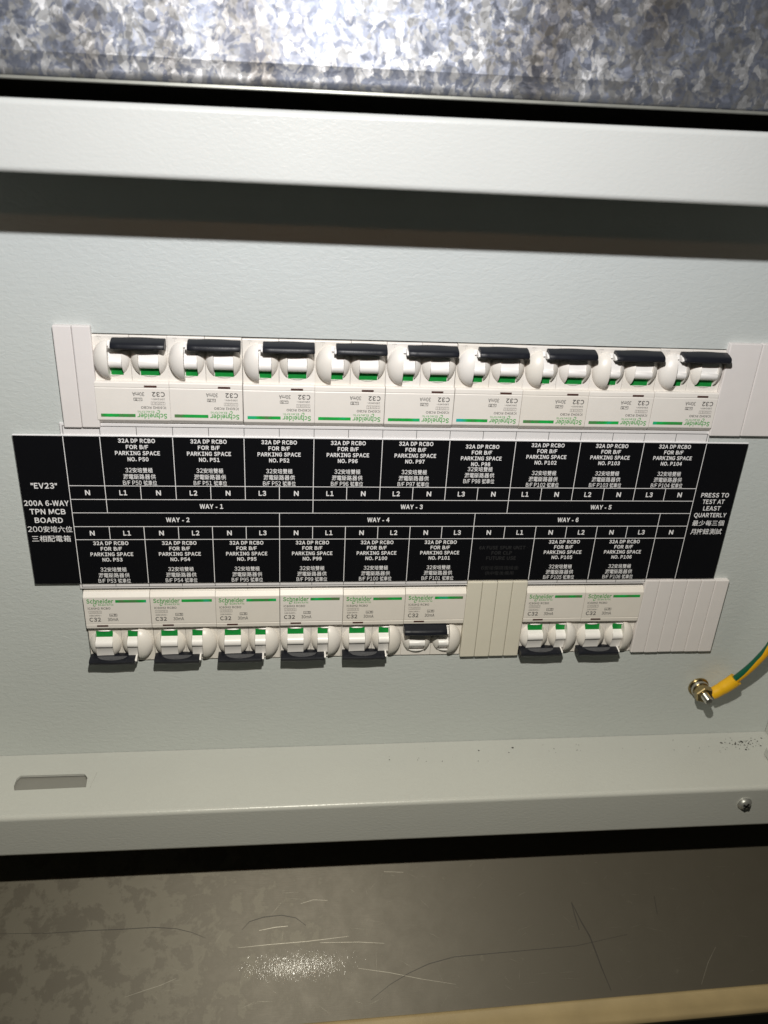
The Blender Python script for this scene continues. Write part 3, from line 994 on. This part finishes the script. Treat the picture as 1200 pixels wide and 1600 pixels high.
def make_breaker(flipped=False):
    t = empty('circuit_breaker', (0, 0, 0), 'x', 'circuit breaker', 'two-pole breakers in the two rows')
    sfx = '_f' if flipped else ''
    for s in (-1, 1):
        ph = link_mesh('pole_housing', ME['pole'], WHITE, t, (s * 9.0 * mm, 0, 0))
        link_mesh('hub_collar', ME['collar'], BRIGHT, ph, (0, -HB * mm, (22.5 - ZC) * mm))
    link_mesh('print_mark', ME['marks'], PPALE, t)
    fp = link_mesh('front_plate', ME['front'], PLATE, t)
    for n, m in (('brand', PGREEN), ('loop', PGREEN), ('spec', PGREY), ('rating', PPALE), ('symbol', PGREY)):
        link_mesh({'brand': 'brand_lettering', 'loop': 'brand_mark', 'spec': 'rating_lettering', 'rating': 'rating_box', 'symbol': 'symbol_box'}[n], ME[n], m, fp)
    link_mesh('green_stripe', ME['stripe'], FOIL, fp)
    link_mesh('indicator_window', ME['window'], WIN, fp)
    link_mesh('hub_cheek', ME['cheek_l'], WHITE, t)
    link_mesh('hub_cheek', ME['cheek_r'], WHITE, t)
    link_mesh('hub_cheek', ME['cheek_m'], WHITE, t)
    for k in ('l', 'r', 'lf', 'rf'):
        link_mesh('hub_rim', ME['rim_' + k], BRIGHT, t)
    link_mesh('test_button', ME['test'], WHITE, t)
    for k in ('l', 'r'):
        tg = link_mesh('toggle', ME['tog_' + k + sfx], BRIGHT, t)
        if not flipped:
            link_mesh('green_flag', ME['flag_' + k], GREEN, tg)
    hb = link_mesh('handle_bar', ME['bar' + sfx], BLACK, t)
    link_mesh('bar_end', ME['stub' + sfx], BRIGHT, hb)
    if not flipped:
        link_mesh('grip_lit_patch', ME['grip_lit'], GRIP_LIT, hb)  # lit crescent of the bar, drawn as a lighter patch
    return t

proto = make_breaker()
first = True
def place(num, x, z, rot, sz, root=None, state=''):
    global first
    if root is None:
        if first:
            root, first = proto, False
        else:
            root = copy_tree(proto)
    root.location = (x, 0.0, z)
    root.rotation_euler = (random.uniform(-0.006, 0.006), rot + random.uniform(-0.003, 0.003), 0)
    root.scale = (1, 1, sz)
    root["label"] = state + (' above' if rot else ' below') + ' the label cell for parking space ' + num
    return root
for i, n in enumerate(TOPS):
    place(n, U(2 + 2 * i) + random.uniform(-0.0001, 0.0001), 0.0290 + random.uniform(-0.00015, 0.00015), math.pi, 1.0, state='white upside-down two-pole breaker with black handle bar')
for i, n in enumerate(BOTS):
    if n is None:
        continue
    if n == 'P101':
        place(n, U(1 + 2 * i), -0.1150, 0.0, 1.06, root=make_breaker(True), state='white two-pole breaker, bar raised, no green,')
    else:
        place(n, U(1 + 2 * i) + random.uniform(-0.0001, 0.0001), -0.1150 + random.uniform(-0.00015, 0.00015), 0.0, 1.06, state='white upright two-pole breaker with black handle bar')

# ------------------------------------------------------------------ blanking plates
def blank(u0, n, w, z0, z1, mat, label):
    t = empty('blanking_plate', (U(u0) + n * w / 2, PY, z0), label, 'blanking plate', 'snap-in blanking plates')
    h = z1 - z0
    bm = bmesh.new()
    x0, x1 = -w / 2 + 0.00010, w / 2 - 0.00010
    me = box_mesh(x0, x1, -0.0029, 0.0035, 0, h, 0.0005, 2)
    for i in range(n):
        s = link_mesh('blank_strip', me, mat, t, ((i - (n - 1) / 2) * w, random.uniform(-0.0001, 0.0001), random.uniform(-0.00015, 0.00015)))
    bm.free()
    return t
blank(0.08, 2, 0.0088, 0.0050, 0.0560, BLK_P, 'pinkish white blanking plate of two strips at the left end of upper row')
blank(19.0, 2, 0.0180, 0.0048, 0.0560, BLK_P, 'pinkish white blanking plate of two strips at the right end of upper row')
blank(12.0, 4, 0.0090, -0.1390, -0.0868, BLK_B, 'beige blanking plate of four strips between breakers of the lower row')
blank(18.0, 6, 0.0088, -0.1385, -0.0870, BLK_P, 'pinkish blanking plate of six strips at the right end of lower row')

# ------------------------------------------------------------------ earth stud and cable
SX, SZ = 0.2055, -0.1680
st = empty('earth_stud', (SX, PY, SZ), 'yellow zinc plated stud with washer and hex nut beside the green earth cable', 'stud')
link_mesh('washer', lathe_mesh([(0.0, 0.0), (0.0066, 0.0), (0.0068, 0.0004), (0.0066, 0.0012), (0.0028, 0.0012)], 28), BRASS, st)
link_mesh('spring_washer', lathe_mesh([(0.0025, 0.0040), (0.0047, 0.0040), (0.0048, 0.0046), (0.0047, 0.0055), (0.0025, 0.0055)], 24), BRASS, st)
link_mesh('nut', lathe_mesh([(0.0027, 0.0056), (0.0054, 0.0056), (0.0060, 0.0061), (0.0060, 0.0094), (0.0054, 0.0100), (0.0027, 0.0100)], 6), BRASS, st, rot=(0, 0.3, 0))
thread = [(0.0, 0.0)]
o_ = 0.0
while o_ < 0.0145:
    thread += [(0.0027, o_), (0.0024, o_ + 0.0005)]
    o_ += 0.001
thread += [(0.0026, 0.0150), (0.0021, 0.0158), (0.0, 0.0159)]
link_mesh('bolt', lathe_mesh(thread, 20), STUDM, st)

def catmull(pts, n=8):
    out = []
    for i in range(len(pts) - 1):
        p0, p1, p2, p3 = pts[max(i - 1, 0)], pts[i], pts[i + 1], pts[min(i + 2, len(pts) - 1)]
        for k in range(n):
            t = k / n
            out.append(0.5 * ((2 * p1) + (-p0 + p2) * t + (2 * p0 - 5 * p1 + 4 * p2 - p3) * t * t + (-p0 + 3 * p1 - 3 * p2 + p3) * t ** 3))
    out.append(pts[-1])
    return out
cb = empty('earth_cable', (SX, PY, SZ), 'green and yellow striped earth cable with yellow sleeve, bolted to the stud', 'cable')
def pix(x, y, o):             # a point seen at photograph pixel (x, y) at o millimetres in front of the panel zero
    d = CF + CR * ((x - 600) / 1265.9) + CU * ((800 - y) / 1265.9)
    t = (-o * mm - M.translation.y) / d.y
    return M.translation + d * t - Vector((SX, PY, SZ))
path = catmull([pix(1128, 1076, 6.0), pix(1146, 1064, 7.5), pix(1168, 1047, 9.5), pix(1186, 1030, 11.5), pix(1206, 1006, 13.5), pix(1240, 950, 17), pix(1300, 850, 22)], 8)
link_mesh('green_insulation', tube_mesh(path, 0.0025, 18), CGREEN, cb)
link_mesh('yellow_stripe', tube_mesh(path, 0.00257, 8, math.radians(-104), math.radians(-30)), CYELL, cb)
sl = [pix(1112, 1084.5, 5.2), pix(1118, 1081.5, 5.5), pix(1130, 1074.5, 6.2), pix(1142, 1067, 7.0), pix(1150, 1061, 7.6)]
link_mesh('sleeve', tube_mesh(catmull(sl, 4), [0.0037] * 3 + [0.0039] * 5 + [0.0042] * 9, 20), SLEEVE, cb)
# crimp lug: ring under the nut and flattened barrel
link_mesh('lug_ring', lathe_mesh([(0.0026, 0.0014), (0.0056, 0.0014), (0.0057, 0.0020), (0.0057, 0.0036), (0.0055, 0.0039), (0.0026, 0.0039)], 26), STUDM, cb)
link_mesh('lug_barrel', tube_mesh([Vector((0.004, -0.0030, 0.0010)), pix(1106, 1087, 4.5), pix(1118, 1081, 5.5)], [0.0026, 0.0026, 0.0028], 12), STUDM, cb)
